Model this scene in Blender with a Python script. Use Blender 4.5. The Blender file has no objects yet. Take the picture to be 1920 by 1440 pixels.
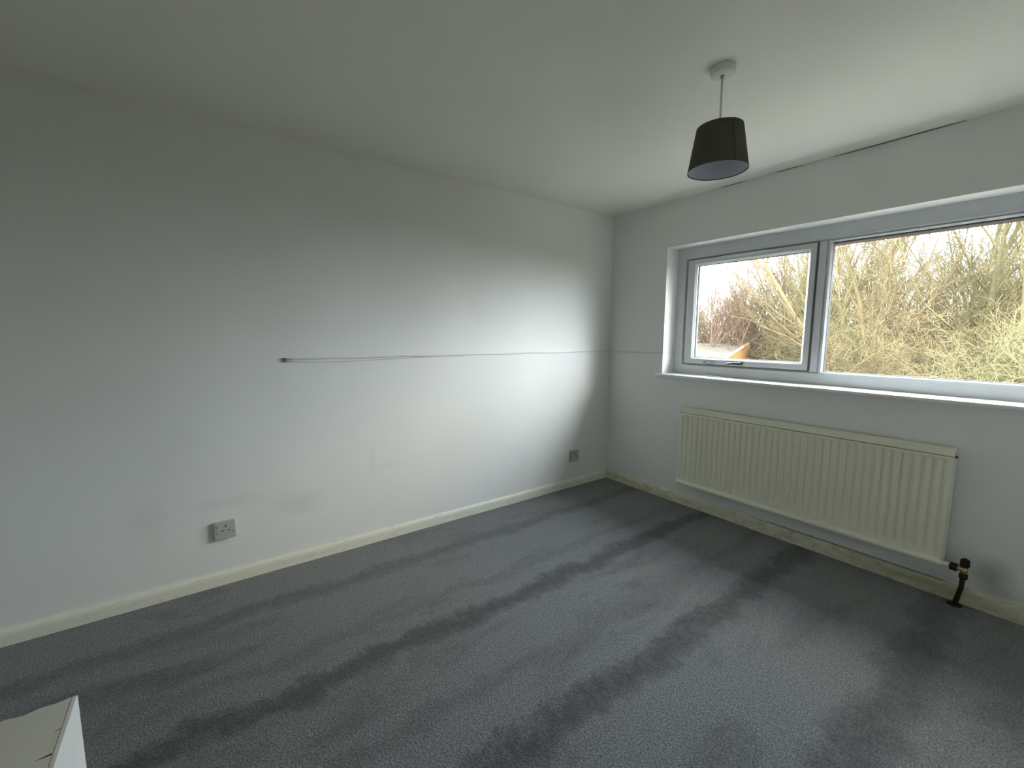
import bpy, bmesh, math, random
import numpy as np
from mathutils import Vector, Matrix

S = bpy.context.scene
COL = S.collection

# ------------------------------------------------------------------ camera
FPX = 808.9                       # focal length in pixels of the 1920 px wide frame
cam_d = bpy.data.cameras.new('camera')
cam = bpy.data.objects.new('camera', cam_d)
COL.objects.link(cam)
cam_d.sensor_fit = 'HORIZONTAL'
cam_d.sensor_width = 36.0
cam_d.lens = 36.0 * FPX / 1920.0
cam_d.clip_start = 0.02
cam_d.clip_end = 400
RGT = Vector((0.5887293, 0.8083172, 0.0045853))
UPV = Vector((-0.0972627, 0.0652066, 0.9931204))
FWD = Vector((-0.8024573, 0.5851251, -0.1170081))
M = Matrix((RGT, UPV, -FWD)).transposed().to_4x4()
M.translation = Vector((2.7055, -3.0886, 1.3628))
cam.matrix_world = M
S.camera = cam

# ------------------------------------------------------------------ view
S.view_settings.view_transform = 'Standard'
S.view_settings.look = 'None'
S.view_settings.gamma = 1.0
S.view_settings.use_curve_mapping = False
S.view_settings.exposure = 2.85
S.cycles.max_bounces = 12
S.cycles.diffuse_bounces = 8
S.cycles.transparent_max_bounces = 16
S.cycles.sample_clamp_indirect = 8
S.cycles.caustics_reflective = False
S.cycles.caustics_refractive = False

# ------------------------------------------------------------------ world: bright broken overcast
W = bpy.data.worlds.new('overcast_sky')
S.world = W
W.use_nodes = True
nt = W.node_tree
nt.nodes.clear()
wo = nt.nodes.new('ShaderNodeOutputWorld')
bg = nt.nodes.new('ShaderNodeBackground')
tc = nt.nodes.new('ShaderNodeTexCoord')
mp = nt.nodes.new('ShaderNodeMapping')
mp.inputs['Scale'].default_value = (1.0, 1.0, 2.4)
nz = nt.nodes.new('ShaderNodeTexNoise')
nz.inputs['Scale'].default_value = 3.0
nz.inputs['Detail'].default_value = 6.0
cr = nt.nodes.new('ShaderNodeValToRGB')
cr.color_ramp.elements[0].position = 0.40
cr.color_ramp.elements[0].color = (0.64, 0.73, 0.86, 1)
cr.color_ramp.elements[1].position = 0.56
cr.color_ramp.elements[1].color = (1.0, 0.975, 0.925, 1)
nt.links.new(tc.outputs['Generated'], mp.inputs['Vector'])
nt.links.new(mp.outputs['Vector'], nz.inputs['Vector'])
nt.links.new(nz.outputs['Fac'], cr.inputs['Fac'])
nt.links.new(cr.outputs['Color'], bg.inputs['Color'])
bg.inputs['Strength'].default_value = 5.2
nt.links.new(bg.outputs['Background'], wo.inputs['Surface'])

# ------------------------------------------------------------------ sun, veiled by cloud
sun_d = bpy.data.lights.new('veiled_sun', 'SUN')
sun_d.energy = 0.18
sun_d.angle = math.radians(15)
sun_d.color = (1.0, 0.96, 0.90)
sun = bpy.data.objects.new('veiled_sun', sun_d)
COL.objects.link(sun)
sun_to = Vector((0.905, 0.425, 0.285)).normalized()     # direction towards the sun
sun.rotation_euler = sun_to.to_track_quat('Z', 'Y').to_euler()
sun.location = (30, 12, 14)

# daylight portal in the window opening (guides sampling only)
pd = bpy.data.lights.new('window_portal', 'AREA')
pd.shape = 'RECTANGLE'
pd.size, pd.size_y = 2.14, 0.98
pd.cycles.is_portal = True
po = bpy.data.objects.new('window_portal', pd)
COL.objects.link(po)
po.location = (1.645, 0.285, 1.535)
po.rotation_euler = (math.radians(-90), 0, 0)   # faces into the room (-y)


# ================================================================== helpers
def link(o):
    COL.objects.link(o)
    return o


def tag(o, label=None, cat=None, group=None, kind=None):
    if label: o['label'] = label
    if cat: o['category'] = cat
    if group: o['group'] = group
    if kind: o['kind'] = kind
    return o


def empty(name, loc, label, cat, group=None, kind=None, rz=0.0):
    o = link(bpy.data.objects.new(name, None))
    o.empty_display_size = 0.1
    o.location = loc
    o.rotation_euler = (0, 0, rz)
    return tag(o, label, cat, group, kind)


def obj(name, bm, mat, parent=None, smooth=False, bevel=0.0):
    me = bpy.data.meshes.new(name)
    bmesh.ops.recalc_face_normals(bm, faces=bm.faces)
    bm.to_mesh(me)
    bm.free()
    for m in (mat if isinstance(mat, (list, tuple)) else [mat]):
        me.materials.append(m)
    if smooth:
        for p in me.polygons: p.use_smooth = True
    o = link(bpy.data.objects.new(name, me))
    if parent is not None:
        o.parent = parent
        o.matrix_parent_inverse = Matrix.Translation(-Vector(parent.location)) if parent.type == 'EMPTY' and parent.rotation_euler[2] == 0 and parent.parent is None else Matrix.Identity(4)
    if bevel:
        b = o.modifiers.new('soft_edges', 'BEVEL')
        b.width = bevel
        b.segments = 2
        b.limit_method = 'ANGLE'
    return o


def box(bm, a, b, mi=0):
    x0, y0, z0 = a
    x1, y1, z1 = b
    v = [bm.verts.new(c) for c in ((x0, y0, z0), (x1, y0, z0), (x1, y1, z0), (x0, y1, z0),
                                   (x0, y0, z1), (x1, y0, z1), (x1, y1, z1), (x0, y1, z1))]
    for f in ((0, 3, 2, 1), (4, 5, 6, 7), (0, 1, 5, 4), (1, 2, 6, 5), (2, 3, 7, 6), (3, 0, 4, 7)):
        bm.faces.new([v[i] for i in f]).material_index = mi


def box_o(name, a, b, mat, parent=None, bevel=0.0):
    bm = bmesh.new()
    box(bm, a, b)
    return obj(name, bm, mat, parent, bevel=bevel)


def tube(bm, pts, rad, n=10, cap=True, mi=0):
    pts = [Vector(p) for p in pts]
    if not isinstance(rad, (list, tuple)): rad = [rad] * len(pts)
    rings = []
    prev = None
    for i, p in enumerate(pts):
        t = (pts[min(i + 1, len(pts) - 1)] - pts[max(i - 1, 0)]).normalized()
        if prev is None:
            u = t.orthogonal().normalized()
        else:
            u = (prev - t * prev.dot(t)).normalized()
        prev = u
        w = t.cross(u)
        rings.append([bm.verts.new(p + (u * math.cos(2 * math.pi * k / n) + w * math.sin(2 * math.pi * k / n)) * rad[i]) for k in range(n)])
    for a, b in zip(rings, rings[1:]):
        for k in range(n):
            f = bm.faces.new((a[k], a[(k + 1) % n], b[(k + 1) % n], b[k]))
            f.smooth = True
            f.material_index = mi
    if cap:
        bm.faces.new(rings[0][::-1]).material_index = mi
        bm.faces.new(rings[-1]).material_index = mi


def lathe(bm, prof, cx, cy, n=48, close=False):
    rings = []
    for r, z in prof:
        rings.append([bm.verts.new((cx + r * math.cos(2 * math.pi * k / n), cy + r * math.sin(2 * math.pi * k / n), z)) for k in range(n)])
    pairs = list(zip(rings, rings[1:]))
    if close: pairs.append((rings[-1], rings[0]))
    for a, b in pairs:
        for k in range(n):
            bm.faces.new((a[k], a[(k + 1) % n], b[(k + 1) % n], b[k])).smooth = True
    if not close:
        bm.faces.new(rings[0][::-1])
        bm.faces.new(rings[-1])


# ------------------------------------------------------------------ materials
class NT:
    """Small helper around one node material."""
    def __init__(self, name, rough=0.6, spec=0.3, color=(0.8, 0.8, 0.8)):
        self.m = bpy.data.materials.new(name)
        self.m.use_nodes = True
        self.t = self.m.node_tree
        self.b = self.t.nodes['Principled BSDF']
        self.b.inputs['Roughness'].default_value = rough
        self.b.inputs['Specular IOR Level'].default_value = spec
        self.b.inputs['Base Color'].default_value = (*color, 1)
        self.tc = self.t.nodes.new('ShaderNodeTexCoord')

    def n(self, kind, **kw):
        nd = self.t.nodes.new(kind)
        for k, v in kw.items():
            if k in nd.inputs: nd.inputs[k].default_value = v
            else: setattr(nd, k, v)
        return nd

    def l(self, a, b):
        self.t.links.new(a, b)

    def coords(self, scale=(1, 1, 1), rot=(0, 0, 0), loc=(0, 0, 0)):
        mp = self.n('ShaderNodeMapping')
        mp.inputs['Scale'].default_value = scale
        mp.inputs['Rotation'].default_value = rot
        mp.inputs['Location'].default_value = loc
        self.l(self.tc.outputs['Object'], mp.inputs['Vector'])
        return mp.outputs['Vector']

    def noise(self, vec, scale, detail=3, rough=0.5, dist=0.0):
        nd = self.n('ShaderNodeTexNoise')
        nd.inputs['Scale'].default_value = scale
        nd.inputs['Detail'].default_value = detail
        nd.inputs['Roughness'].default_value = rough
        nd.inputs['Distortion'].default_value = dist
        self.l(vec, nd.inputs['Vector'])
        return nd.outputs['Fac']

    def ramp(self, fac, stops):
        r = self.n('ShaderNodeValToRGB')
        e = r.color_ramp.elements
        while len(e) < len(stops): e.new(0.5)
        for el, (p, c) in zip(e, stops):
            el.position = p
            el.color = (*c, 1) if len(c) == 3 else c
        self.l(fac, r.inputs['Fac'])
        return r.outputs['Color']

    def math(self, op, a, b=None, clamp=False):
        nd = self.n('ShaderNodeMath', operation=op)
        nd.use_clamp = clamp
        for i, v in enumerate((a, b)):
            if v is None: continue
            if isinstance(v, (int, float)): nd.inputs[i].default_value = v
            else: self.l(v, nd.inputs[i])
        return nd.outputs[0]

    def mix(self, fac, a, b, blend='MIX'):
        nd = self.n('ShaderNodeMix', data_type='RGBA', blend_type=blend)
        for sock, v in ((nd.inputs[0], fac), (nd.inputs[6], a), (nd.inputs[7], b)):
            if isinstance(v, (int, float)): sock.default_value = v
            elif isinstance(v, tuple): sock.default_value = (*v, 1)
            else: self.l(v, sock)
        return nd.outputs[2]

    def color(self, c): self.l(c, self.b.inputs['Base Color'])

    def bump(self, h, strength, dist):
        bp = self.n('ShaderNodeBump')
        bp.inputs['Strength'].default_value = strength
        bp.inputs['Distance'].default_value = dist
        self.l(h, bp.inputs['Height'])
        self.l(bp.outputs['Normal'], self.b.inputs['Normal'])


def spot(N, sep, center, radii, warp, soft=1.0):
    """A soft-edged blob of wear: 1 at the centre, 0 outside, edge broken by noise."""
    acc = None
    for ax, c, r in zip('XYZ', center, radii):
        if r is None: continue
        d = N.math('DIVIDE', N.math('SUBTRACT', sep.outputs[ax], c), r)
        q = N.math('MULTIPLY', d, d)
        acc = q if acc is None else N.math('ADD', acc, q)
    s = N.math('SQRT', acc)
    s = N.math('ADD', s, N.math('MULTIPLY', N.math('SUBTRACT', warp, 0.5), 1.1))
    return N.math('SUBTRACT', 1.0, s, clamp=True)


def wall_paint(name, base, dirty, spots=()):
    N = NT(name, 0.55, 0.25)
    v = N.coords()
    big = N.noise(v, 1.3, 4, 0.55)
    c = N.ramp(big, [(0.25, tuple(x * 0.955 for x in base)), (0.7, base)])
    if spots:
        sep = N.n('ShaderNodeSeparateXYZ')
        N.l(v, sep.inputs[0])
        warp = N.noise(v, 7.0, 5, 0.65)
        for cen, rad, amt in spots:
            c = N.mix(N.math('MULTIPLY', spot(N, sep, cen, rad, warp), amt), c, dirty)
    N.color(c)
    fine = N.noise(v, 90, 3, 0.6)
    roll = N.noise(v, 9, 4, 0.5)
    N.bump(N.math('ADD', N.math('MULTIPLY', fine, 0.25), roll), 0.22, 0.004)
    return N.m


WALL = (0.745, 0.755, 0.735)
m_wall_l = wall_paint('wall_paint_left', WALL, (0.40, 0.37, 0.31), [
    ((0, -2.66, 0.37), (None, 0.16, 0.10), 0.22),
    ((0, -3.35, 0.42), (None, 0.10, 0.14), 0.14),
    ((0, -3.00, 0.45), (None, 0.22, 0.05), 0.12),
    ((0, -2.22, 0.56), (None, 0.03, 0.16), 0.11),
    ((0, -2.12, 0.50), (None, 0.12, 0.03), 0.09),
])
m_wall_w = wall_paint('wall_paint_window', WALL, (0.20, 0.19, 0.13), [
    ((2.48, 0, 0.17), (0.10, None, 0.13), 0.55),
    ((2.70, 0, 0.12), (0.22, None, 0.05), 0.35),
    ((2.30, 0, 0.10), (0.30, None, 0.05), 0.35),
])
m_wall = wall_paint('wall_paint_plain', WALL, (0.4, 0.37, 0.3))
m_ceil = wall_paint('ceiling_paint', (0.82, 0.815, 0.745), (0.4, 0.4, 0.3))

# skirting: cream gloss with scuffs
N = NT('skirting_gloss_cream', 0.38, 0.45)
v = N.coords()
sc = N.noise(N.coords((1, 1, 3)), 16, 5, 0.7)
c = N.ramp(sc, [(0.0, (0.20, 0.19, 0.12)), (0.27, (0.50, 0.49, 0.38)), (0.42, (0.70, 0.70, 0.60)), (1.0, (0.76, 0.76, 0.67))])
N.color(c)
N.bump(N.noise(v, 30, 3), 0.15, 0.002)
m_skirt = N.m
N = NT('skirting_gloss_stained', 0.42, 0.4)
v = N.coords()
sep = N.n('ShaderNodeSeparateXYZ'); N.l(v, sep.inputs[0])
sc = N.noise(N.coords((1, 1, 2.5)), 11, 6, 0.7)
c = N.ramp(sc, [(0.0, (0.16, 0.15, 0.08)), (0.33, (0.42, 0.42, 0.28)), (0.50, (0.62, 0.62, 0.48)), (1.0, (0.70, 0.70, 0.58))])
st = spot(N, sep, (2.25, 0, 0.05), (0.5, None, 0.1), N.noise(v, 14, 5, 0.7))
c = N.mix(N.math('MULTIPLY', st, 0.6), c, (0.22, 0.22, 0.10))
N.color(c)
m_skirt_w = N.m

# carpet: worn dark grey cut pile with vacuum bands running towards the window
N = NT('grey_carpet_pile', 0.95, 0.05)
v = N.coords()
sep = N.n('ShaderNodeSeparateXYZ'); N.l(v, sep.inputs[0])
warp = N.noise(v, 2.6, 4, 0.6)
warp2 = N.noise(v, 9.0, 5, 0.7)
warp3 = N.noise(v, 26.0, 4, 0.7)
wsum = N.math('ADD', N.math('MULTIPLY', N.math('SUBTRACT', warp, 0.5), 0.20), N.math('MULTIPLY', N.math('SUBTRACT', warp2, 0.5), 0.16))
wsum = N.math('ADD', wsum, N.math('MULTIPLY', N.math('SUBTRACT', warp3, 0.5), 0.07))
xw = N.math('ADD', sep.outputs['X'], wsum)
band = None
for bx, wd, am in ((0.36, 0.075, 0.65), (1.02, 0.085, 1.05), (1.69, 0.09, 0.95), (2.35, 0.11, 0.8), (3.0, 0.12, 0.7), (0.80, 0.05, 0.35), (1.42, 0.05, 0.4)):
    d = N.math('DIVIDE', N.math('SUBTRACT', xw, bx), wd)
    g = N.math('MULTIPLY', N.math('SUBTRACT', 1.0, N.math('MULTIPLY', d, d), clamp=True), am)
    band = g if band is None else N.math('MAXIMUM', band, g)
patch = N.noise(N.coords((1, 0.38, 1), loc=(3.1, 1.7, 0)), 3.4, 6, 0.70, 0.5)
patch = N.math('MULTIPLY', N.math('SUBTRACT', patch, 0.52, clamp=True), 5.0, clamp=True)
brk = N.math('ADD', 0.10, N.math('MULTIPLY', warp3, 1.7))
dark = N.math('MULTIPLY', N.math('MAXIMUM', band, N.math('MULTIPLY', patch, 0.75)), brk, clamp=True)
speck = N.noise(v, 150, 3, 0.85)
mott = N.noise(v, 45, 4, 0.75)
base = N.mix(mott, (0.095, 0.102, 0.106), (0.188, 0.196, 0.197))
base = N.mix(N.math('MULTIPLY', dark, 0.92), base, (0.036, 0.039, 0.041))
base = N.mix(0.85, base, N.ramp(speck, [(0.38, (0.12, 0.12, 0.12)), (0.62, (1.85, 1.85, 1.85))]), 'MULTIPLY')
N.color(base)
N.bump(N.math('ADD', speck, N.math('MULTIPLY', mott, 0.6)), 0.8, 0.006)
N.b.inputs['Sheen Weight'].default_value = 0.25
N.b.inputs['Sheen Roughness'].default_value = 0.6
m_carpet = N.m

# upvc
N = NT('white_upvc', 0.30, 0.45, (0.62, 0.64, 0.655)); N.bump(N.noise(N.coords(), 14, 2), 0.03, 0.002); m_upvc = N.m
N = NT('sill_gloss_white', 0.30, 0.5, (0.76, 0.77, 0.75)); N.bump(N.noise(N.coords(), 8, 3), 0.06, 0.003); m_sill = N.m
N = NT('dark_rubber_gasket', 0.6, 0.2, (0.03, 0.03, 0.035)); m_gasket = N.m
N = NT('dark_handle_metal', 0.35, 0.5, (0.05, 0.05, 0.05)); N.b.inputs['Metallic'].default_value = 0.6; m_dark = N.m
N = NT('chrome_metal', 0.25, 0.5, (0.55, 0.55, 0.56)); N.b.inputs['Metallic'].default_value = 1; m_chrome = N.m
N = NT('brass_fitting', 0.40, 0.5, (0.42, 0.36, 0.18)); N.b.inputs['Metallic'].default_value = 0.9; m_brass = N.m
N = NT('blackened_pipe', 0.6, 0.3); N.color(N.ramp(N.noise(N.coords(), 40, 4), [(0.3, (0.008, 0.008, 0.006)), (0.8, (0.035, 0.032, 0.02))])); m_pipe = N.m
# radiator enamel, aged cream
N = NT('radiator_enamel_cream', 0.42, 0.4)
v = N.coords()
N.color(N.ramp(N.noise(v, 2.5, 5, 0.6), [(0.25, (0.70, 0.695, 0.57)), (0.75, (0.76, 0.755, 0.63))]))
N.bump(N.noise(v, 60, 3), 0.06, 0.002)
m_rad = N.m
# lamp shade fabric
N = NT('charcoal_linen_shade', 0.9, 0.1)
v = N.coords()
wv = N.n('ShaderNodeTexWave', bands_direction='Z'); wv.inputs['Scale'].default_value = 170; wv.inputs['Distortion'].default_value = 3
N.l(v, wv.inputs['Vector'])
N.color(N.ramp(wv.outputs['Fac'], [(0.0, (0.085, 0.083, 0.064)), (1.0, (0.14, 0.135, 0.108))]))
N.bump(wv.outputs['Fac'], 0.3, 0.002)
m_shade = N.m
N = NT('shade_lining_grey', 0.7, 0.2, (0.50, 0.52, 0.60)); m_lining = N.m
N = NT('white_plastic', 0.40, 0.45, (0.70, 0.71, 0.66)); m_plastic = N.m
N = NT('socket_plastic_grey', 0.45, 0.4, (0.43, 0.43, 0.41)); N.bump(N.noise(N.coords(), 60, 2), 0.04, 0.001); m_socket = N.m
N = NT('socket_slot_dark', 0.6, 0.2, (0.10, 0.10, 0.085)); m_slot = N.m
N = NT('painted_cable', 0.5, 0.3, (0.66, 0.67, 0.66)); N.bump(N.noise(N.coords(), 50, 3), 0.1, 0.002); m_cable = N.m
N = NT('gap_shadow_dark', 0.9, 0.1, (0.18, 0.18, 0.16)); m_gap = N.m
# box materials
N = NT('bare_board_beige', 0.7, 0.2)
v = N.coords()
c = N.ramp(N.noise(v, 5, 5, 0.6), [(0.3, (0.72, 0.70, 0.61)), (0.7, (0.80, 0.78, 0.68))])
c = N.mix(N.math('MULTIPLY', N.math('GREATER_THAN', N.noise(N.coords((1, 6, 1)), 22, 5, 0.7), 0.71), 0.35), c, (0.5, 0.46, 0.36))
N.color(c); N.bump(N.noise(v, 60, 4), 0.2, 0.002); m_board = N.m
N = NT('board_white_paint', 0.45, 0.35)
N.color(N.ramp(N.noise(N.coords(), 4, 4), [(0.3, (0.82, 0.83, 0.81)), (0.7, (0.88, 0.89, 0.87))])); m_boxwhite = N.m

# glass: thin pane, see-through with a Fresnel reflection
gm = bpy.data.materials.new('window_glass')
gm.use_nodes = True
t = gm.node_tree
t.nodes.clear()
out = t.nodes.new('ShaderNodeOutputMaterial')
mx = t.nodes.new('ShaderNodeMixShader')
tr = t.nodes.new('ShaderNodeBsdfTransparent'); tr.inputs['Color'].default_value = (0.96, 0.975, 0.97, 1)
gl = t.nodes.new('ShaderNodeBsdfGlossy'); gl.inputs['Roughness'].default_value = 0.01
lw = t.nodes.new('ShaderNodeLayerWeight'); lw.inputs['Blend'].default_value = 0.5
pw = t.nodes.new('ShaderNodeMath'); pw.operation = 'POWER'; pw.inputs[1].default_value = 5.0
fr = t.nodes.new('ShaderNodeMath'); fr.operation = 'MULTIPLY_ADD'; fr.inputs[1].default_value = 0.93; fr.inputs[2].default_value = 0.045
t.links.new(lw.outputs['Facing'], pw.inputs[0]); t.links.new(pw.outputs[0], fr.inputs[0])
t.links.new(fr.outputs[0], mx.inputs[0]); t.links.new(tr.outputs[0], mx.inputs[1]); t.links.new(gl.outputs[0], mx.inputs[2])
t.links.new(mx.outputs[0], out.inputs['Surface'])

# outdoor materials
def bark(name, a, b):
    N = NT(name, 0.9, 0.1)
    N.color(N.ramp(N.noise(N.coords((1, 1, 0.5)), 1.1, 4, 0.6), [(0.3, a), (0.72, b)]))
    return N.m
m_bark_tan = bark('bark_tan', (0.048, 0.036, 0.018), (0.086, 0.069, 0.036))
m_bark_pink = bark('bark_pinkish', (0.060, 0.038, 0.027), (0.088, 0.060, 0.042))
m_bark_yel = bark('bark_lichen_yellow', (0.052, 0.047, 0.021), (0.098, 0.089, 0.046))
m_bark_grey = bark('bark_grey_brown', (0.040, 0.032, 0.021), (0.072, 0.060, 0.040))
N = NT('rough_grass_ground', 0.95, 0.05)
N.color(N.ramp(N.noise(N.coords(), 0.8, 6, 0.7), [(0.3, (0.022, 0.018, 0.008)), (0.7, (0.045, 0.037, 0.017))])); m_ground = N.m
N = NT('pale_felt_roof', 0.9, 0.1)
N.color(N.ramp(N.noise(N.coords(), 1.5, 5, 0.6), [(0.3, (0.034, 0.031, 0.025)), (0.7, (0.052, 0.047, 0.038))])); m_felt = N.m
N = NT('orange_brick', 0.85, 0.15)
br = N.n('ShaderNodeTexBrick'); br.inputs['Scale'].default_value = 4.0
br.inputs['Color1'].default_value = (0.30, 0.15, 0.045, 1); br.inputs['Color2'].default_value = (0.26, 0.12, 0.04, 1); br.inputs['Mortar'].default_value = (0.26, 0.17, 0.09, 1)
N.l(N.coords((1, 1, 1), rot=(math.radians(90), 0, 0)), br.inputs['Vector']); N.color(br.outputs['Color']); m_brick = N.m
N = NT('dark_soffit_board', 0.7, 0.2, (0.045, 0.035, 0.035)); m_soffit = N.m
N = NT('outer_brickwork', 0.9, 0.1, (0.30, 0.17, 0.11)); m_outer = N.m

# ================================================================== room shell
RX, RY, H = 3.25, -4.40, 2.40     # room: x 0..RX, y RY..0, z 0..H at the walls
WX0, WX1, WZ0, WZ1 = 0.570, 2.720, 1.026, 2.045   # window opening
TH = 0.30                         # outer wall thickness

# floor
bm = bmesh.new(); box(bm, (-0.1, RY - 0.1, -0.12), (RX + 0.1, 0.0, 0.0))
tag(obj('floor', bm, m_carpet), 'worn dark grey carpet with darker vacuum bands', 'floor', kind='structure')

# ceiling: flat, with the plaster easing down to the walls in a shallow mitred cove
NX, NY = 70, 88
bm = bmesh.new()
CW, CD = 0.70, 0.035
def ceil_z(x, y):
    d = min(x, -y)
    if d >= CW: return H + CD
    u = 1 - d / CW
    return H + CD * (1 - u * u)
gv = [[bm.verts.new((RX * i / NX, RY * j / NY, ceil_z(RX * i / NX, RY * j / NY))) for j in range(NY + 1)] for i in range(NX + 1)]
for i in range(NX):
    for j in range(NY):
        a, b, c, d = gv[i][j], gv[i + 1][j], gv[i + 1][j + 1], gv[i][j + 1]
        f1 = bm.faces.new((a, b, c)); f2 = bm.faces.new((a, c, d))
        f1.smooth = f2.smooth = True
top = [bm.verts.new(p) for p in ((-0.1, RY - 0.1, H + 0.2), (RX + 0.1, RY - 0.1, H + 0.2), (RX + 0.1, 0.3, H + 0.2), (-0.1, 0.3, H + 0.2))]
bm.faces.new(top)
bm.normal_update()
me = bpy.data.meshes.new('ceiling'); bm.to_mesh(me); bm.free(); me.materials.append(m_ceil)
ceiling = link(bpy.data.objects.new('ceiling', me))
tag(ceiling, 'off-white plastered ceiling', 'ceiling', kind='structure')

# walls
tag(box_o('wall_left', (-0.12, RY - 0.12, 0), (0, 0.0, H + 0.06), m_wall_l), 'plain white wall beside the window wall', 'wall', kind='structure')
tag(box_o('wall_right', (RX, RY - 0.12, 0), (RX + 0.12, 0.0, H + 0.06), m_wall), 'plain white wall behind the camera side', 'wall', kind='structure')
tag(box_o('wall_front', (0, RY - 0.12, 0), (RX, RY, H + 0.06), m_wall), 'plain white wall opposite the window', 'wall', kind='structure')

def ring(bm, y, flip):
    o = [(-0.12, 0), (RX + 0.12, 0), (RX + 0.12, H + 0.06), (-0.12, H + 0.06)]
    i = [(WX0, WZ0), (WX1, WZ0), (WX1, WZ1), (WX0, WZ1)]
    O = [bm.verts.new((x, y, z)) for x, z in o]
    I = [bm.verts.new((x, y, z)) for x, z in i]
    return O, I
bm = bmesh.new()
O1, I1 = ring(bm, 0.0, 0); O2, I2 = ring(bm, TH, 0)
for k in range(4):
    n = (k + 1) % 4
    bm.faces.new((O1[k], O1[n], I1[n], I1[k]))
    bm.faces.new((O2[k], I2[k], I2[n], O2[n])).material_index = 1
    bm.faces.new((I1[k], I1[n], I2[n], I2[k]))
    bm.faces.new((O1[k], O2[k], O2[n], O1[n])).material_index = 1
wb = obj('wall_back', bm, [m_wall_w, m_outer])
tag(wb, 'white wall with the wide window and radiator', 'wall', kind='structure')

# hairline plaster gap along wall/ceiling joint above the window
for (x0, x1, t0) in ((0.98, 1.17, 0.0022), (1.34, 1.50, 0.0018), (1.66, 2.20, 0.0032)):
    bm = bmesh.new()
    n = 14
    up, lo = [], []
    for k in range(n + 1):
        u = k / n
        x = x0 + (x1 - x0) * u
        w = t0 * math.sin(math.pi * min(max(u, 0.04), 0.96)) ** 0.5
        z = H - 0.003 + 0.0005 * math.sin(9 * u + x0)
        up.append((x, z + w)); lo.append((x, z - w))
    fr_ = [bm.verts.new((x, -0.0015, z)) for x, z in up]; fl_ = [bm.verts.new((x, -0.0015, z)) for x, z in lo]
    br_ = [bm.verts.new((x, 0.003, z)) for x, z in up]; bl_ = [bm.verts.new((x, 0.003, z)) for x, z in lo]
    for k in range(n):
        bm.faces.new((fr_[k], fr_[k + 1], fl_[k + 1], fl_[k]))
        bm.faces.new((fr_[k], br_[k], br_[k + 1], fr_[k + 1]))
        bm.faces.new((fl_[k], fl_[k + 1], bl_[k + 1], bl_[k]))
    obj('plaster_crack', bm, m_gap, wb)

# skirting boards
def skirting(name, p0, p1, inward, h, t, mat, label):
    """Chamfered board from p0 to p1 (x, y) with its face turned inward."""
    bm = bmesh.new()
    prof = [(0, 0), (t, 0), (t, h * 0.62), (t * 0.86, h * 0.80), (t * 0.45, h * 0.95), (t * 0.35, h), (0, h)]
    n = 40
    rows = []
    for k in range(n + 1):
        u = k / n
        cx = p0[0] + (p1[0] - p0[0]) * u; cy = p0[1] + (p1[1] - p0[1]) * u
        wob = 0.0012 * math.sin(u * 23 + h * 40)
        rows.append([bm.verts.new((cx + inward[0] * (a + (wob if a > 0 else 0)), cy + inward[1] * (a + (wob if a > 0 else 0)), z)) for a, z in prof])
    for a, b in zip(rows, rows[1:]):
        for k in range(len(prof)):
            q = (k + 1) % len(prof)
            bm.faces.new((a[k], a[q], b[q], b[k]))
    bm.faces.new(rows[0]); bm.faces.new(rows[-1])
    return tag(obj(name, bm, mat), label, 'skirting board', kind='structure')

skirting('baseboard_left', (0, RY), (0, 0), (1, 0), 0.075, 0.016, m_skirt, 'white skirting board along the long plain wall')
skirting('baseboard_back', (0.016, 0), (RX, 0), (0, -1), 0.085, 0.016, m_skirt_w, 'stained cream skirting board under the radiator')
bk = bpy.data.objects['baseboard_back']
box_o('gap_shadow_line', (1.45, -0.009, 0.0852), (2.33, -0.0005, 0.0872), m_gap, bk)  # dark strip standing in for the shadow line in the gap over the skirting
skirting('baseboard_right', (RX, RY), (RX, 0), (-1, 0), 0.075, 0.016, m_skirt, 'white skirting board on the wall by the camera')
skirting('baseboard_front', (0.016, RY), (RX - 0.016, RY), (0, 1), 0.075, 0.016, m_skirt, 'white skirting board opposite the window')

# ================================================================== window
win = empty('window_1', (1.645, 0.15, WZ0), 'wide white plastic window with an opening casement and a large fixed pane', 'window', kind='structure')
FY0, FY1 = 0.150, 0.215            # outer frame depth
MX0, MX1 = 1.566, 1.622            # mullion
FW = 0.085
def rect_frame(bm, x0, x1, z0, z1, wl, wr, wb_, wt, y0, y1, ch=0.0):
    """Mitred rectangular frame with a chamfered inner front edge."""
    o = [(x0, z0), (x1, z0), (x1, z1), (x0, z1)]
    i = [(x0 + wl, z0 + wb_), (x1 - wr, z0 + wb_), (x1 - wr, z1 - wt), (x0 + wl, z1 - wt)]
    c = [(x0 + wl - ch, z0 + wb_ - ch), (x1 - wr + ch, z0 + wb_ - ch), (x1 - wr + ch, z1 - wt + ch), (x0 + wl - ch, z1 - wt + ch)]
    V = lambda pts, y: [bm.verts.new((x, y, z)) for x, z in pts]
    of, cf, im, ib, ob = V(o, y0), V(c, y0), V(i, y0 + ch * 1.2), V(i, y1), V(o, y1)
    for k in range(4):
        n = (k + 1) % 4
        bm.faces.new((of[k], of[n], cf[n], cf[k]))
        bm.faces.new((cf[k], cf[n], im[n], im[k]))
        bm.faces.new((im[k], im[n], ib[n], ib[k]))
        bm.faces.new((ib[k], ib[n], ob[n], ob[k]))
        bm.faces.new((ob[k], ob[n], of[n], of[k]))
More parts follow.
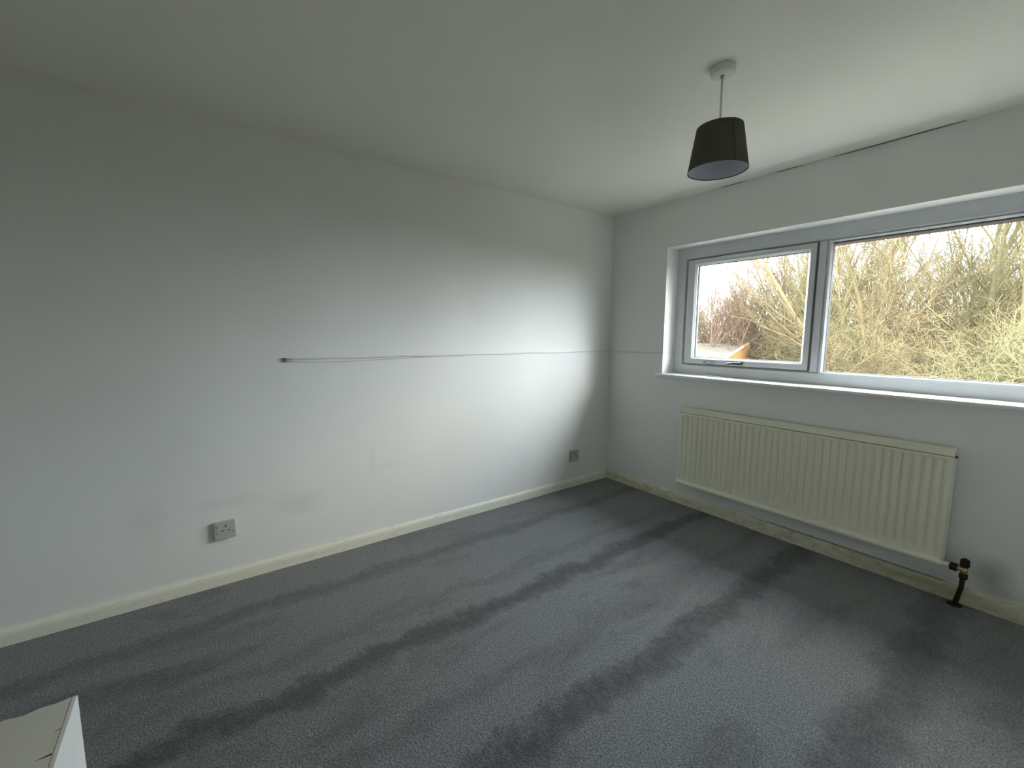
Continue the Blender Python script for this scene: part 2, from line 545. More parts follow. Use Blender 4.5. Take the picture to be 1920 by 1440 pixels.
# outer frame: perimeter members, mitred look, as one frame part
bm = bmesh.new(); rect_frame(bm, WX0, WX1, WZ0 + 0.012, WZ1, FW, FW, 0.085, 0.098, FY0, FY1, 0.012)
obj('window_frame', bm, m_upvc, win)
bm = bmesh.new()
box(bm, (MX0 + 0.008, FY0 - 0.001, WZ0 + 0.095), (MX1 - 0.008, FY0 + 0.012, WZ1 - 0.10))
box(bm, (MX0, FY0 + 0.010, WZ0 + 0.09), (MX1, FY1, WZ1 - 0.095))
obj('mullion', bm, m_upvc, win, bevel=0.003)
# casement
CX0, CX1, CZ0, CZ1 = 0.668, 1.560, 1.128, 1.944
bm = bmesh.new(); rect_frame(bm, CX0, CX1, CZ0, CZ1, 0.074, 0.046, 0.050, 0.046, FY0 - 0.004, FY1 - 0.010, 0.014)
cas = obj('casement_frame', bm, m_upvc, win)
bm = bmesh.new(); rect_frame(bm, CX0 - 0.007, CX1 + 0.006, CZ0 - 0.006, CZ1 + 0.006, 0.0075, 0.0065, 0.0065, 0.0065, FY0 - 0.0008, FY0 + 0.02, 0.0)
obj('casement_gasket', bm, m_gap, cas)
bm = bmesh.new(); box(bm, (CX0 + 0.070, 0.180, CZ0 + 0.046), (CX1 - 0.042, 0.184, CZ1 - 0.042))
obj('window_pane', bm, gm, cas)
bm = bmesh.new(); rect_frame(bm, CX0 + 0.073, CX1 - 0.045, CZ0 + 0.049, CZ1 - 0.045, 0.004, 0.004, 0.004, 0.004, 0.172, 0.19, 0.0)
obj('pane_seal', bm, m_gasket, cas)
# trickle vent on the top rail
bm = bmesh.new()
n = 24
vx0, vx1 = 0.86, 1.34
rows = []
for k in range(n + 1):
    u = k / n; x = vx0 + (vx1 - vx0) * u
    h = 0.011 * math.sin(math.pi * min(max(u * 1.0, 0.02), 0.98)) ** 0.45
    zc = CZ1 - 0.006
    rows.append([bm.verts.new((x, FY0 - 0.005, zc - h)), bm.verts.new((x, FY0 - 0.020, zc - h * 0.8)), bm.verts.new((x, FY0 - 0.022, zc + h * 0.2)), bm.verts.new((x, FY0 - 0.005, zc + h))])
for a, b in zip(rows, rows[1:]):
    for k in range(3): bm.faces.new((a[k], a[k + 1], b[k + 1], b[k]))
bm.faces.new(rows[0]); bm.faces.new(rows[-1])
obj('trickle_vent', bm, m_upvc, cas)
# casement handle (dark) and stay (steel)
bm = bmesh.new()
box(bm, (1.085, FY0 - 0.030, CZ0 + 0.010), (1.145, FY0 - 0.002, CZ0 + 0.030))
tube(bm, [(1.14, FY0 - 0.026, CZ0 + 0.022), (1.09, FY0 - 0.045, CZ0 + 0.020), (1.05, FY0 - 0.050, CZ0 + 0.014)], [0.009, 0.008, 0.006], 8)
obj('casement_handle', bm, m_dark, cas)
bm = bmesh.new()
tube(bm, [(0.845, FY0 - 0.012, CZ0 + 0.012), (0.93, FY0 - 0.016, CZ0 + 0.010)], 0.006, 8)
box(bm, (0.90, FY0 - 0.014, CZ0 + 0.004), (0.925, FY0 - 0.003, CZ0 + 0.024))
obj('casement_stay', bm, m_chrome, cas)
# fixed pane with bead
GX0, GX1, GZ0, GZ1 = MX1 + 0.000, WX1 - 0.088, 1.112, 1.946
bm = bmesh.new(); rect_frame(bm, GX0, GX1, GZ0, GZ1, 0.022, 0.022, 0.014, 0.012, FY0 + 0.004, FY0 + 0.045, 0.010)
obj('glazing_bead', bm, m_upvc, win)
bm = bmesh.new(); rect_frame(bm, GX0 + 0.021, GX1 - 0.021, GZ0 + 0.013, GZ1 - 0.011, 0.003, 0.003, 0.003, 0.006, 0.168, 0.195, 0.0)
obj('pane_seal', bm, m_gasket, win)
bm = bmesh.new(); box(bm, (GX0 + 0.012, 0.180, GZ0 + 0.008), (GX1 - 0.012, 0.184, GZ1 - 0.008))
obj('window_pane', bm, gm, win)
# inner sill board with rounded nose
bm = bmesh.new()
prof = [(FY0 + 0.01, WZ0 + 0.014), (-0.022, WZ0 + 0.014), (-0.031, WZ0 + 0.010), (-0.034, WZ0), (-0.031, WZ0 - 0.009), (-0.022, WZ0 - 0.012), (0.0, WZ0 - 0.012), (0.0, WZ0 + 0.001), (FY0 + 0.01, WZ0 + 0.001)]
def sill_x(y): return (WX0 - 0.055, WX1 + 0.055) if y < 0.0005 else (WX0 + 0.0005, WX1 - 0.0005)
A = [bm.verts.new((sill_x(y)[0] if y < 0 else WX0 + 0.0005, y, z)) for y, z in prof]
B = [bm.verts.new((sill_x(y)[1] if y < 0 else WX1 - 0.0005, y, z)) for y, z in prof]
for k in range(len(prof)):
    n = (k + 1) % len(prof)
    bm.faces.new((A[k], A[n], B[n], B[k]))
bm.faces.new(A); bm.faces.new(B)
obj('window_sill', bm, m_sill, win)
# outside: dark soffit board over the window, and outer sill
box_o('outer_sill', (WX0 - 0.03, FY1, WZ0 - 0.01), (WX1 + 0.03, TH + 0.05, WZ0 + 0.03), m_upvc, win)
tag(box_o('trim_1', (-1.2, TH, 1.966), (RX + 1.0, TH + 0.20, 2.02), m_soffit), 'dark soffit board outside above the window', 'soffit', kind='structure')

# loose white cord on the sill
bm = bmesh.new()
tube(bm, [(0.86, 0.120, 1.0445), (0.93, 0.085, 1.0445), (0.97, 0.070, 1.0445), (1.03, 0.045, 1.0445)], [0.004, 0.004, 0.004, 0.003], 8)
tag(obj('cord', bm, m_plastic), 'short loose white cord lying on the window sill', 'cord')

# ================================================================== cable across both walls
cb = empty('wall_cable', (0, -1.3, 1.208), 'thin painted-over white cable running level across the plain wall to the window', 'cable')
rng = random.Random(4)
bm = bmesh.new()
pts = []
for k in range(61):
    u = k / 60
    pts.append((0.005, -2.69 + 2.685 * u, 1.211 - 0.007 * u + 0.0018 * math.sin(u * 31) + 0.001 * rng.uniform(-1, 1)))
tube(bm, pts, 0.0055, 8)
obj('cable_run', bm, m_cable, cb)
bm = bmesh.new()
pts = [(0.002 + 0.56 * k / 14, -0.005, 1.204 + 0.001 * math.sin(k)) for k in range(15)] + [(WX0 + 0.001, -0.003, 1.204), (WX0 + 0.003, 0.05, 1.204), (WX0 + 0.003, 0.148, 1.203)]
tube(bm, pts, 0.0045, 8)
obj('cable_run', bm, m_cable, cb)
bm = bmesh.new()
pts = []
for k in range(31):
    u = k / 30
    pts.append((0.0035, -2.685 + 1.15 * u, 1.200 - 0.010 * (math.sin(math.pi * min(u * 1.35 + .12, 1.0)) ** 1.2) + 0.0015 * math.sin(u * 17)))
tube(bm, pts, 0.0028, 6)
obj('loose_wire', bm, m_cable, cb)
bm = bmesh.new()
box(bm, (0.0, -2.702, 1.196), (0.012, -2.690, 1.219))
tube(bm, [(0.010, -2.696, 1.214), (0.020, -2.697, 1.213)], 0.004, 8)
tag(obj('cable_clip', bm, m_gap, cb), 'dark cable clip')

# ================================================================== sockets
def socket(cy, cz, label):
    e = empty('wall_socket', (0, cy, cz), label, 'socket', 'surface-mounted sockets on the plain wall')
    w = 0.049
    bm = bmesh.new(); box(bm, (0.0, cy - w + 0.003, cz - w + 0.003), (0.012, cy + w - 0.003, cz + w - 0.003))
    obj('back_box', bm, m_socket, e, bevel=0.002)
    bm = bmesh.new(); box(bm, (0.0125, cy - w, cz - w), (0.019, cy + w, cz + w))
    obj('face_plate', bm, m_socket, e, bevel=0.003)
    def slot(y, z, hy, hz):
        bm = bmesh.new(); box(bm, (0.0185, y - hy, z - hz), (0.0196, y + hy, z + hz))
        obj('pin_slot', bm, m_slot, e)
    for dy in (-0.006, 0.020):                      # pin slots in two steps, as seen
        pass
    slot(cy + 0.004, cz + 0.022, 0.0035, 0.0060)    # earth
    slot(cy - 0.010, cz - 0.002, 0.0050, 0.0028)    # live
    slot(cy + 0.018, cz - 0.002, 0.0050, 0.0028)    # neutral
    bm = bmesh.new()
    a = [(0.019, cy - 0.038, cz + 0.010), (0.019, cy - 0.024, cz + 0.010), (0.019, cy - 0.024, cz + 0.034), (0.019, cy - 0.038, cz + 0.034)]
    b = [(0.020, cy - 0.037, cz + 0.011), (0.020, cy - 0.025, cz + 0.011), (0.024, cy - 0.025, cz + 0.033), (0.024, cy - 0.037, cz + 0.033)]
    va = [bm.verts.new(p) for p in a]; vb = [bm.verts.new(p) for p in b]
    bm.faces.new(vb)
    for k in range(4): bm.faces.new((va[k], va[(k + 1) % 4], vb[(k + 1) % 4], vb[k]))
    obj('rocker_switch', bm, m_socket, e)
    for sy in (-1, 1):
        bm = bmesh.new(); tube(bm, [(0.0185, cy + sy * 0.036, cz - 0.014), (0.0200, cy + sy * 0.036, cz - 0.014)], 0.0032, 10)
        obj('screw_head', bm, m_slot, e)
socket(-3.030, 0.307, 'grey surface socket above the skirting in the middle of the plain wall')
socket(-0.434, 0.284, 'grey surface socket in shadow near the room corner')

# ================================================================== radiator
rd = empty('radiator', (1.55, 0, 0.17), 'long cream fluted panel radiator on the wall under the window', 'radiator')
X0, X1, Z0, Z1 = 0.800, 2.316, 0.188, 0.760
YF, YB = -0.092, -0.040
bm = bmesh.new()
# fluted face: profile along x swept up z with the flutes dying out at top and bottom
pitch = 0.040
xs = []
nfl = int((X1 - X0 - 0.05) / pitch)
xs = [X0] + [X0 + 0.010 + i * pitch / 8 for i in range(int((X1 - X0 - 0.02) / (pitch / 8)) + 1)] + [X1]
zs = [(Z0, -0.012, 0), (Z0 + 0.005, 0.004, 0), (Z0 + 0.024, 0.011, 0), (Z0 + 0.032, 0.001, 0), (Z0 + 0.046, 0.0, 0.0), (Z0 + 0.062, 0.0, 0.55), (Z0 + 0.085, 0, 1),
      (Z1 - 0.040, 0, 1), (Z1 - 0.024, 0, 0.7), (Z1 - 0.014, 0, 0.0), (Z1 - 0.004, 0.001, 0), (Z1, -0.004, 0)]
rows = []
for z, off, am in zs:
    row = []
    for x in xs:
        ph = (x - X0) / pitch * 2 * math.pi
        d = 0.012 * am * (0.5 + 0.5 * math.cos(ph)) ** 1.8
        if x < X0 + 0.012 or x > X1 - 0.012: d = 0
        row.append(bm.verts.new((x, YF - off + d, z)))
    rows.append(row)
for a, b in zip(rows, rows[1:]):
    for k in range(len(xs) - 1): bm.faces.new((a[k], a[k + 1], b[k + 1], b[k])).smooth = True
# back of panel
bl = [bm.verts.new((X0, YF + 0.014, Z0)), bm.verts.new((X1, YF + 0.014, Z0)), bm.verts.new((X1, YF + 0.014, Z1)), bm.verts.new((X0, YF + 0.014, Z1))]
bm.faces.new(bl)
bm.faces.new([bl[0]] + [bl[1]] + rows[0][::-1]); bm.faces.new([bl[3], bl[2]] + rows[-1][::-1])
bm.faces.new([bl[0], bl[3]] + [r[0] for r in rows][::-1]); bm.faces.new([bl[1], bl[2]] + [r[-1] for r in rows][::-1])
obj('front_panel', bm, m_rad, rd)
bm = bmesh.new(); box(bm, (X0 + 0.01, -0.052, Z0 + 0.01), (X1 - 0.01, -0.040, Z1 - 0.01))
obj('rear_panel', bm, m_rad, rd)
bm = bmesh.new(); box(bm, (X0 + 0.02, YF + 0.018, Z1 - 0.030), (X1 - 0.02, -0.054, Z1 - 0.012))
obj('convector_channel', bm, m_gap, rd)
bm = bmesh.new()          # sloping top cover, rising towards the wall, with a turned-down back edge
cp = [(YF + 0.002, Z1 + 0.004), (YF + 0.004, Z1 + 0.009), (-0.030, Z1 + 0.036), (-0.020, Z1 + 0.036), (-0.020, Z1 + 0.010), (-0.026, Z1 + 0.030)]
ca_, cb_ = ([bm.verts.new((x, y, z)) for y, z in cp] for x in (X0 + 0.002, X1 - 0.002))
for k in range(6): bm.faces.new((ca_[k], ca_[(k + 1) % 6], cb_[(k + 1) % 6], cb_[k]))
bm.faces.new(ca_); bm.faces.new(cb_)
obj('top_cover', bm, m_rad, rd)
for sx in (X0 - 0.003, X1 + 0.0005):
    bm = bmesh.new(); box(bm, (sx, YF + 0.012, Z0 + 0.03), (sx + 0.0025, -0.036, Z1 + 0.006))
    obj('side_cover', bm, m_rad, rd)
for bx in (1.0, 1.55, 2.1):
    bm = bmesh.new(); box(bm, (bx - 0.02, -0.040, 0.30), (bx + 0.02, 0.0, 0.70))
    obj('wall_bracket', bm, m_rad, rd)
bm = bmesh.new(); tube(bm, [(X1 + 0.003, -0.078, Z1 + 0.002), (X1 + 0.011, -0.078, Z1 + 0.002)], 0.0065, 12)
tag(obj('bleed_plug', bm, m_dark, rd), 'small dark bleed plug')
# valve: white tail, hex nuts, brass body, black knob, dark pipe to the floor
VZ = 0.205
bm = bmesh.new(); tube(bm, [(X1 - 0.01, -0.078, VZ), (X1 + 0.028, -0.078, VZ)], 0.014, 12)
vt = obj('valve_tail', bm, m_plastic, rd)
vb = None
bm = bmesh.new(); tube(bm, [(X1 + 0.028, -0.078, VZ), (X1 + 0.085, -0.078, VZ)], 0.011, 12)
tube(bm, [(X1 + 0.082, -0.078, VZ - 0.030), (X1 + 0.082, -0.078, VZ + 0.018)], 0.013, 12)
vb = obj('radiator_valve', bm, m_brass, rd)
bm = bmesh.new(); tube(bm, [(X1 + 0.032, -0.078, VZ), (X1 + 0.058, -0.078, VZ)], 0.021, 6)
obj('hex_nut', bm, m_pipe, vb)
bm = bmesh.new(); tube(bm, [(X1 + 0.082, -0.078, VZ + 0.014), (X1 + 0.082, -0.078, VZ + 0.022), (X1 + 0.082, -0.078, VZ + 0.050), (X1 + 0.082, -0.078, VZ + 0.056)], [0.014, 0.019, 0.017, 0.011], 14)
obj('valve_knob', bm, m_pipe, vb)
bm = bmesh.new(); tube(bm, [(X1 + 0.082, -0.078, VZ - 0.022), (X1 + 0.081, -0.078, VZ - 0.045)], 0.017, 6)
obj('hex_nut', bm, m_pipe, vb)
bm = bmesh.new(); tube(bm, [(X1 + 0.081, -0.078, VZ - 0.04), (X1 + 0.079, -0.076, 0.11), (X1 + 0.070, -0.066, 0.055), (X1 + 0.064, -0.055, 0.02), (X1 + 0.062, -0.050, -0.004)], [0.010, 0.010, 0.011, 0.011, 0.012], 12)
obj('supply_pipe', bm, m_pipe, rd)
bm = bmesh.new()
tube(bm, [(X1 + 0.060, -0.050, 0.0005), (X1 + 0.060, -0.050, 0.006)], [0.032, 0.022], 16)
obj('pipe_collar', bm, m_pipe, rd)
# ================================================================== ceiling lamp
LX, LY = 1.682, -1.293
HC = H + CD
lamp = empty('pendant_lamp', (LX, LY, HC), 'pendant lamp with a tapered charcoal drum shade on a white flex', 'lamp')
bm = bmesh.new(); lathe(bm, [(0.002, HC - 0.032), (0.038, HC - 0.031), (0.045, HC - 0.027), (0.048, HC - 0.018), (0.049, HC + 0.001)], LX, LY, 40)
rose = obj('ceiling_rose', bm, m_plastic, lamp)
bm = bmesh.new(); lathe(bm, [(0.004, HC - 0.042), (0.007, HC - 0.041), (0.010, HC - 0.029)], LX, LY, 16)
obj('cord_grip', bm, m_socket, rose)
SX, SY, SZT, SZB = LX + 0.022, LY - 0.036, 2.188, 2.022
bm = bmesh.new(); tube(bm, [(LX, LY, HC - 0.035), (LX + 0.009, LY - 0.014, 2.30), (SX, SY, SZT - 0.045)], 0.0042, 8)
obj('flex', bm, m_plastic, lamp)
bm = bmesh.new(); lathe(bm, [(0.014, SZT - 0.085), (0.019, SZT - 0.080), (0.019, SZT - 0.055), (0.012, SZT - 0.040), (0.006, SZT - 0.030)], SX, SY, 20)
obj('lamp_holder', bm, m_plastic, lamp)
RT, RB, th = 0.087, 0.114, 0.0015
bm = bmesh.new(); lathe(bm, [(RB, SZB), (RT, SZT), (RT - th, SZT), (RB - th, SZB)], SX, SY, 72, close=True)
sh = obj('lamp_shade', bm, m_shade, lamp)
bm = bmesh.new(); lathe(bm, [(RB - th - 0.0003, SZB + 0.004), (RT - th - 0.0003, SZT - 0.004), (RT - 2 * th, SZT - 0.004), (RB - 2 * th, SZB + 0.004)], SX, SY, 72, close=True)
tag(obj('shade_lining', bm, m_lining, sh), 'pale grey inner lining')
# lapped seam of the fabric
bm = bmesh.new()
a0 = math.atan2(-3.09 - SY, 2.7 - SX) + 0.62
S1, S2 = [], []
for (r, z) in ((RB + 0.0006, SZB), (RT + 0.0006, SZT)):
    for lst, rr in ((S1, r), (S2, r + 0.0016)):
        for a in (a0 - 0.05, a0 + 0.05): lst.append(bm.verts.new((SX + rr * math.cos(a), SY + rr * math.sin(a), z)))
for f in ((S1[0], S1[1], S1[3], S1[2]), (S2[0], S2[2], S2[3], S2[1]), (S1[0], S1[2], S2[2], S2[0]), (S1[1], S2[1], S2[3], S1[3]), (S1[2], S1[3], S2[3], S2[2]), (S1[0], S2[0], S2[1], S1[1])):
    bm.faces.new(f)
obj('shade_seam', bm, m_shade, sh)
for k in range(3):
    a = 2 * math.pi * k / 3 + 0.4
    bm = bmesh.new(); tube(bm, [(SX + 0.018 * math.cos(a), SY + 0.018 * math.sin(a), SZT - 0.055), (SX + (RT - 0.004) * math.cos(a), SY + (RT - 0.004) * math.sin(a), SZT - 0.004)], 0.0018, 6)
    obj('shade_spoke', bm, m_plastic, sh)

# ================================================================== boxed-in bulkhead by the camera
BH = 0.60
bx0, by1 = 1.498, -3.340
bulk = empty('boxed_bulkhead', (2.2, -3.8, 0), 'low white boxed-in bulkhead with a chipped beige top standing on the carpet', 'bulkhead')
bm = bmesh.new()
rng = random.Random(7)
# top board with a ragged edge
n = 46
edge_x = []
for k in range(n + 1):
    y = by1 - 0.009 - (by1 - 0.009 - (RY + 0.001)) * k / n
    r_ = 0.0
    if k > 0: r_ = rng.choice((0.0, 0.001, 0.004, 0.007)) * (1 if k < 14 else 0.6)
    edge_x.append((bx0 + r_, y))
topv = [bm.verts.new((x, y, BH)) for x, y in edge_x]; botv = [bm.verts.new((x + 0.001, y, BH - 0.018)) for x, y in edge_x]
cr1 = [bm.verts.new((RX - 0.001, RY + 0.001, BH)), bm.verts.new((RX - 0.001, by1 - 0.009, BH))]
cr0 = [bm.verts.new((RX - 0.001, RY + 0.001, BH - 0.018)), bm.verts.new((RX - 0.001, by1 - 0.009, BH - 0.018))]
bm.faces.new(topv + cr1); bm.faces.new(botv + cr0)
for k in range(n): bm.faces.new((topv[k], topv[k + 1], botv[k + 1], botv[k]))
bm.faces.new((topv[-1], cr1[0], cr0[0], botv[-1])); bm.faces.new((cr1[0], cr1[1], cr0[1], cr0[0])); bm.faces.new((cr1[1], topv[0], botv[0], cr0[1]))
obj('top_board', bm, m_board, bulk)
for (cx, ln, w) in ((1.588, 0.018, 0.0010), (1.650, 0.030, 0.0022)):
    bm = bmesh.new()
    v4 = [bm.verts.new(p) for p in ((cx - w, by1 - 0.0095, BH + 0.0004), (cx + w, by1 - 0.0095, BH + 0.0004), (cx + 0.002, by1 - ln, BH + 0.0004))]
    v5 = [bm.verts.new(p) for p in ((cx - w, by1 - 0.0095, BH - 0.002), (cx + w, by1 - 0.0095, BH - 0.002), (cx + 0.002, by1 - ln, BH - 0.002))]
    bm.faces.new(v4); bm.faces.new(v5)
    for k in range(3): bm.faces.new((v4[k], v4[(k + 1) % 3], v5[(k + 1) % 3], v5[k]))
    obj('split_mark', bm, m_pipe, bulk)
bm = bmesh.new(); box(bm, (bx0 + 0.0005, by1 - 0.0085, 0.0), (RX - 0.001, by1 + 0.0005, BH + 0.0004))
obj('face_panel', bm, m_boxwhite, bulk, bevel=0.0015)
bm = bmesh.new(); box(bm, (bx0 + 0.004, RY + 0.001, 0.0), (bx0 + 0.020, by1 - 0.009, BH - 0.0185))
obj('end_panel', bm, m_boxwhite, bulk)

# ================================================================== outdoors
GZ = -2.75
N = NT('bounce_yard_concrete', 0.9, 0.1)
N.color(N.ramp(N.noise(N.coords(), 2.0, 6, 0.7), [(0.3, (0.055, 0.052, 0.04)), (0.7, (0.09, 0.085, 0.066))])); m_conc = N.m
tag(box_o('bounce_yard', (-7, TH + 0.01, GZ), (8, 9.0, GZ + 0.03), m_conc), 'unseen concrete yard added below the window to bounce light up to the ceiling', 'yard', kind='structure')  # out of view, added to bounce daylight onto the ceiling
tag(box_o('ground', (-70, 0.6, GZ - 0.3), (60, 90, GZ), m_ground), 'rough brown grass ground under the wood outside', 'ground', kind='structure')
CAMX, CAMY = 2.7055, -3.0886
def polar(az, dist):
    a = math.radians(az)
    return CAMX - math.sin(a) * dist, CAMY + math.cos(a) * dist

# --- low garage beyond the casement
gx, gy = polar(31.5, 23.0)
gr = empty('garage', (gx, gy, GZ), 'low outbuilding with a pale felt roof and orange brick gable among the trees', 'outbuilding')
ca, sa = math.cos(math.radians(-31.5 + 180)), math.sin(math.radians(-31.5 + 180))
def G(u, v, z):      # u to the right seen from the house, v away from the house
    a = math.radians(31.5)
    return (gx + u * math.cos(a) - v * math.sin(a), gy + u * math.sin(a) + v * math.cos(a), z)
def prism(name, quads_pts, mat):
    bm = bmesh.new()
    lo = [bm.verts.new(p) for p in quads_pts[0]]; hi = [bm.verts.new(p) for p in quads_pts[1]]
    bm.faces.new(lo); bm.faces.new(hi)
    n = len(lo)
    for k in range(n): bm.faces.new((lo[k], lo[(k + 1) % n], hi[(k + 1) % n], hi[k]))
    return obj(name, bm, mat, gr)
EZ, TZ, UL, VD = 0.02, 0.70, -6.0, 5.0
UF, UB = 1.40, 2.95        # right end of the front eave and of the ridge
prism('garage_wall', [[G(UL, 0, GZ), G(UF - .1, 0, GZ), G(UB - .1, VD, GZ), G(UB - .1, 2 * VD, GZ), G(UL, 2 * VD, GZ)], [G(UL, 0, EZ), G(UF - .1, 0, EZ), G(UB - .1, VD, EZ), G(UB - .1, 2 * VD, EZ), G(UL, 2 * VD, EZ)]], m_brick)
prism('roof_slope', [[G(UL - .1, -0.25, EZ), G(UF, -0.25, EZ), G(UB, VD, TZ), G(UL - .1, VD, TZ)], [G(UL - .1, -0.25, EZ + .12), G(UF, -0.25, EZ + .12), G(UB, VD, TZ + .12), G(UL - .1, VD, TZ + .12)]], m_felt)
prism('roof_slope', [[G(UL - .1, VD, TZ), G(UB, VD, TZ), G(UB, 2 * VD, EZ), G(UL - .1, 2 * VD, EZ)], [G(UL - .1, VD, TZ + .12), G(UB, VD, TZ + .12), G(UB, 2 * VD, EZ + .12), G(UL - .1, 2 * VD, EZ + .12)]], m_felt)
prism('brick_gable', [[G(UF + .01, -0.26, GZ), G(UF + .16, -0.26, GZ), G(UB + .16, VD, GZ), G(UB + .01, VD, GZ)], [G(UF + .01, -0.26, EZ + .16), G(UF + .16, -0.26, EZ + .16), G(UB + .16, VD, TZ + .18), G(UB + .01, VD, TZ + .18)]], m_brick)

# --- bare trees
def grow(seed, H_, kind):
    """Returns lists of polylines [(pts, radii)] for trunk, boughs and twigs of one bare tree standing at the origin."""
    R = np.random.default_rng(seed)
    trunk, bough, twig = [], [], []
    def branch(p, d, L, r, lvl, maxlvl):
        n = 5 if lvl < 2 else 4
        pts, rad = [p.copy()], [r]
        for k in range(n):
            if kind == 'thicket':
                d = d + R.normal(0, 0.28, 3) + np.array([0, 0, (0.10 if k < 2 else -0.22)])
            else:
                d = d + R.normal(0, 0.10 + 0.03 * lvl, 3) + np.array([0, 0, 0.07])
            d = d / np.linalg.norm(d)
            p = p + d * L / n
            pts.append(p.copy()); rad.append(max(r * (1 - 0.72 * (k + 1) / n), 0.0045))
        (trunk if lvl == 0 else bough if lvl == 1 else twig).append((pts, rad))
        if lvl >= maxlvl: return
        nb = {0: 13, 1: 9, 2: 7, 3: 4}[lvl] if kind == 'tree' else {0: 9, 1: 9, 2: 8, 3: 3}[lvl]
        for b in range(nb):
            u = (0.22 if lvl == 0 and kind == 'tree' else 0.12) + 0.83 * (b + R.random()) / nb
            i = min(int(u * n), n - 1); f = u * n - i
            q = pts[i] * (1 - f) + pts[i + 1] * f
            dd = (pts[i + 1] - pts[i]); dd = dd / np.linalg.norm(dd)
            side = R.normal(0, 1, 3); side -= dd * side.dot(dd); side /= np.linalg.norm(side)
            sp = R.uniform(0.35, 0.85) if kind == 'tree' else R.uniform(0.5, 1.3)
            nd = dd * math.cos(sp) + side * math.sin(sp)
            if kind == 'tree': nd[2] = abs(nd[2]) * 0.9 + 0.15
            nd /= np.linalg.norm(nd)
            branch(q, nd, L * R.uniform(0.36, 0.62) * (1.1 - 0.45 * u), max(rad[i] * 0.52, 0.006), lvl + 1, maxlvl)
    if kind == 'tree':
        ns = R.integers(2, 4)
        for s in range(ns):
            d0 = np.array([R.normal(0, .08) + (0.30 * (s - 0.7) if s else -0.12), R.normal(0, .08), 1.0])
            branch(np.array([0.15 * s, 0.1 * s, -0.1]), d0, H_ * R.uniform(0.85, 1), 0.0098 * H_, 0, 3)
    else:
        for s in range(7):
            a = R.uniform(0, 6.28)
            d0 = np.array([math.cos(a) * 0.75, math.sin(a) * 0.75, 0.95])
            branch(np.array([math.cos(a) * 0.4, math.sin(a) * 0.4, -0.1]), d0, H_ * R.uniform(0.9, 1.35), 0.035, 0, 3)
    return trunk, bough, twig

def tubes_mesh(name, lines, sides, mat):
    V, F = [], []
    off = 0
    ang = np.arange(sides) * 2 * np.pi / sides
    for pts, rad in lines:
        P = np.array(pts); r = np.array(rad)
        T = np.gradient(P, axis=0); T /= np.linalg.norm(T, axis=1)[:, None]
        ref = np.array([0.3, 0.2, 1.0]) if abs(T[0][2]) < 0.8 else np.array([1.0, 0.1, 0.0])
        U = np.cross(T, ref); U /= np.linalg.norm(U, axis=1)[:, None]
        Wv = np.cross(T, U)
        ring = P[:, None, :] + r[:, None, None] * (U[:, None, :] * np.cos(ang)[None, :, None] + Wv[:, None, :] * np.sin(ang)[None, :, None])
        V.append(ring.reshape(-1, 3))
        m = len(P)
        i = np.arange(m - 1)[:, None] * sides; k = np.arange(sides)[None, :]; k2 = (k + 1) % sides
        q = np.stack([i + k, i + k2, i + sides + k2, i + sides + k], axis=-1).reshape(-1, 4) + off
        F.append(q); off += m * sides
    V = np.concatenate(V); F = np.concatenate(F)
    me = bpy.data.meshes.new(name)
    me.vertices.add(len(V)); me.vertices.foreach_set('co', V.astype(np.float32).ravel())
    me.loops.add(len(F) * 4); me.loops.foreach_set('vertex_index', F.astype(np.int32).ravel())
    me.polygons.add(len(F)); me.polygons.foreach_set('loop_start', np.arange(0, len(F) * 4, 4, dtype=np.int32))
    me.update(calc_edges=True)
    me.materials.append(mat)
    return me

def tree_meshes(seed, h, kind, mat, twigmat=None):
    a, b, c = grow(seed, h, kind)
    return (tubes_mesh('trunk', a, 6, mat), tubes_mesh('boughs', b, 4, mat), tubes_mesh('twigs', c, 3, twigmat or mat))

def place(name, meshes, az, dist, rz, sc, label, cat, group=None):
    x, y = polar(az, dist)
    e = empty(name, (x, y, GZ), label, cat, group, rz=rz)
    e.scale = (sc, sc, sc)
    for nm, me in zip(('trunk', 'boughs', 'twigs') if 'tree' in name else ('stem', 'boughs', 'twigs'), meshes):
        o = link(bpy.data.objects.new(nm, me)); o.parent = e
        if nm != 'trunk': o['kind'] = 'stuff'
    return e

TREES = [tree_meshes(11, 9.5, 'tree', m_bark_tan), tree_meshes(12, 9.0, 'tree', m_bark_pink), tree_meshes(13, 10.5, 'tree', m_bark_yel),
         tree_meshes(14, 8.5, 'tree', m_bark_grey), tree_meshes(15, 10.0, 'tree', m_bark_tan)]
THICK = [tree_meshes(31, 3.6, 'thicket', m_bark_yel), tree_meshes(32, 3.9, 'thicket', m_bark_tan), tree_meshes(33, 3.4, 'thicket', m_bark_yel)]

# named trees that stand out through the panes: (mesh, az, dist, turn, scale, label)
for mi, az, d, rz, sc, lb in (
    (1, 29.5, 27, 0.4, 0.86, 'pinkish bare tree behind the felt-roofed outbuilding'),
    (3, 25.5, 33, 1.9, 1.05, 'grey bare tree rising over the orange brick gable'),
    (0, 21.0, 30, 2.2, 1.12, 'tan bare tree filling the casement pane beside the mullion'),
    (2, 16.6, 22, 0.9, 1.05, 'yellowish bare tree at the mullion edge of the fixed pane'),
    (4, 12.6, 19, 3.8, 1.05, 'forked tan bare tree behind the thicket in the fixed pane'),
    (2, 8.0, 23, 4.6, 1.10, 'tall lichen-yellow bare tree in the middle of the fixed pane'),
    (0, 4.3, 20, 5.4, 1.05, 'bare tan tree by the far edge of the fixed pane'),
):
    place('bare_tree', TREES[mi], az, d, rz, sc, lb, 'tree')
TINT = ('tan', 'pinkish', 'yellowish', 'grey', 'tan')
R_ = np.random.default_rng(5)
k = 0
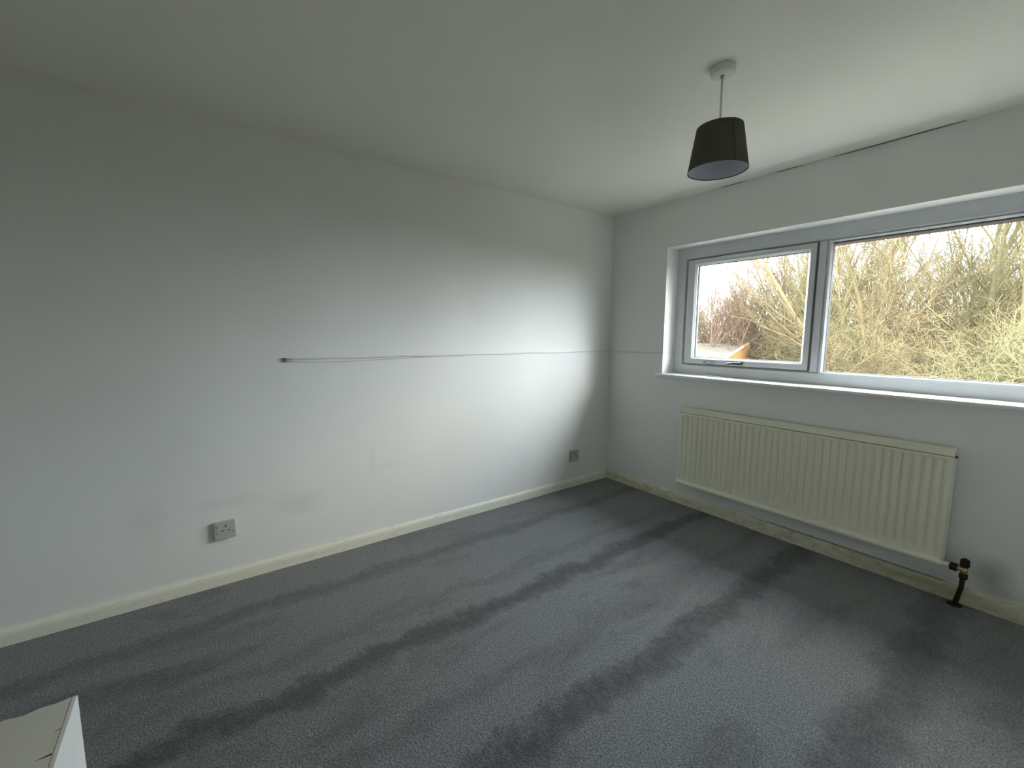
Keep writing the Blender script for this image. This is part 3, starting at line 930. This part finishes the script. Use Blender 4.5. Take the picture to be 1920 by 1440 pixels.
for az in list(np.arange(-72, -14, 7.0)) + list(np.arange(-13, 50, 2.9)):  # far right trees are out of view, added to shade the low sky
    for d in ((30.0, 36.0, 43.0) if az > -14 else (38.0,)):
        a = az + R_.uniform(-1, 1) + {30.0: 0, 36.0: 1.4, 43.0: 0.6, 38.0: 0}[d]
        place('bare_tree', TREES[k % 5], a, d + R_.uniform(-2, 2), R_.uniform(0, 6.28), R_.uniform(0.78, 1.02) * (1.0 if a < 20 else 0.84),
              'slender %s bare tree deep in the wood outside the window' % TINT[k % 5], 'tree', 'slender %s bare trees deep in the wood' % TINT[k % 5])
        k += 1
k = 0
for az in np.arange(-10, 42, 2.3):
    for d in (14.5, 18.5, 23.5):
        a = az + R_.uniform(-0.9, 0.9) + {14.5: 0, 18.5: 0.8, 23.5: 1.6}[d]
        if a > 17.5: continue
        if d == 14.5 and k % 2: k += 1; continue
        place('thicket_bush', THICK[k % 3], a, d + R_.uniform(-1, 1), R_.uniform(0, 6.28), R_.uniform(0.85, 1.1) * (1.0 if d < 20 else 1.15),
              ('tangled tan leafless thicket below the trees outside' if k % 3 == 1 else 'tangled yellowish leafless thicket outside the window'), 'bush', ('tan thicket below the trees' if k % 3 == 1 else 'yellowish thicket below the trees'))
        k += 1
for az, d, sc in ((18.6, 26.5, 1.1), (20.8, 29.5, 1.2), (22.8, 31.0, 1.25), (26.5, 35, 1.1)):
    place('thicket_bush', THICK[k % 3], az, d, R_.uniform(0, 6.28), sc, 'leafless thicket beside the orange brick gable', 'bush', 'leafless thicket beside the outbuilding')
    k += 1
for az in list(np.arange(-72, -14, 7.0)) + list(np.arange(-13, 50, 3.0)):  # far right bushes are unseen too, added to block low skylight
    for d in ((28.0, 34.0) if az < 22 else (34.0, 38.5)):
        if az < -14 and d < 30: continue
        place('thicket_bush', THICK[k % 3], az + R_.uniform(-1, 1), d + R_.uniform(0, 2), R_.uniform(0, 6.28), R_.uniform(1.0, 1.3) if az < 22 else R_.uniform(1.1, 1.35),
              'brown leafless undergrowth along the far side of the wood', 'bush', 'leafless undergrowth deep in the wood')
        k += 1
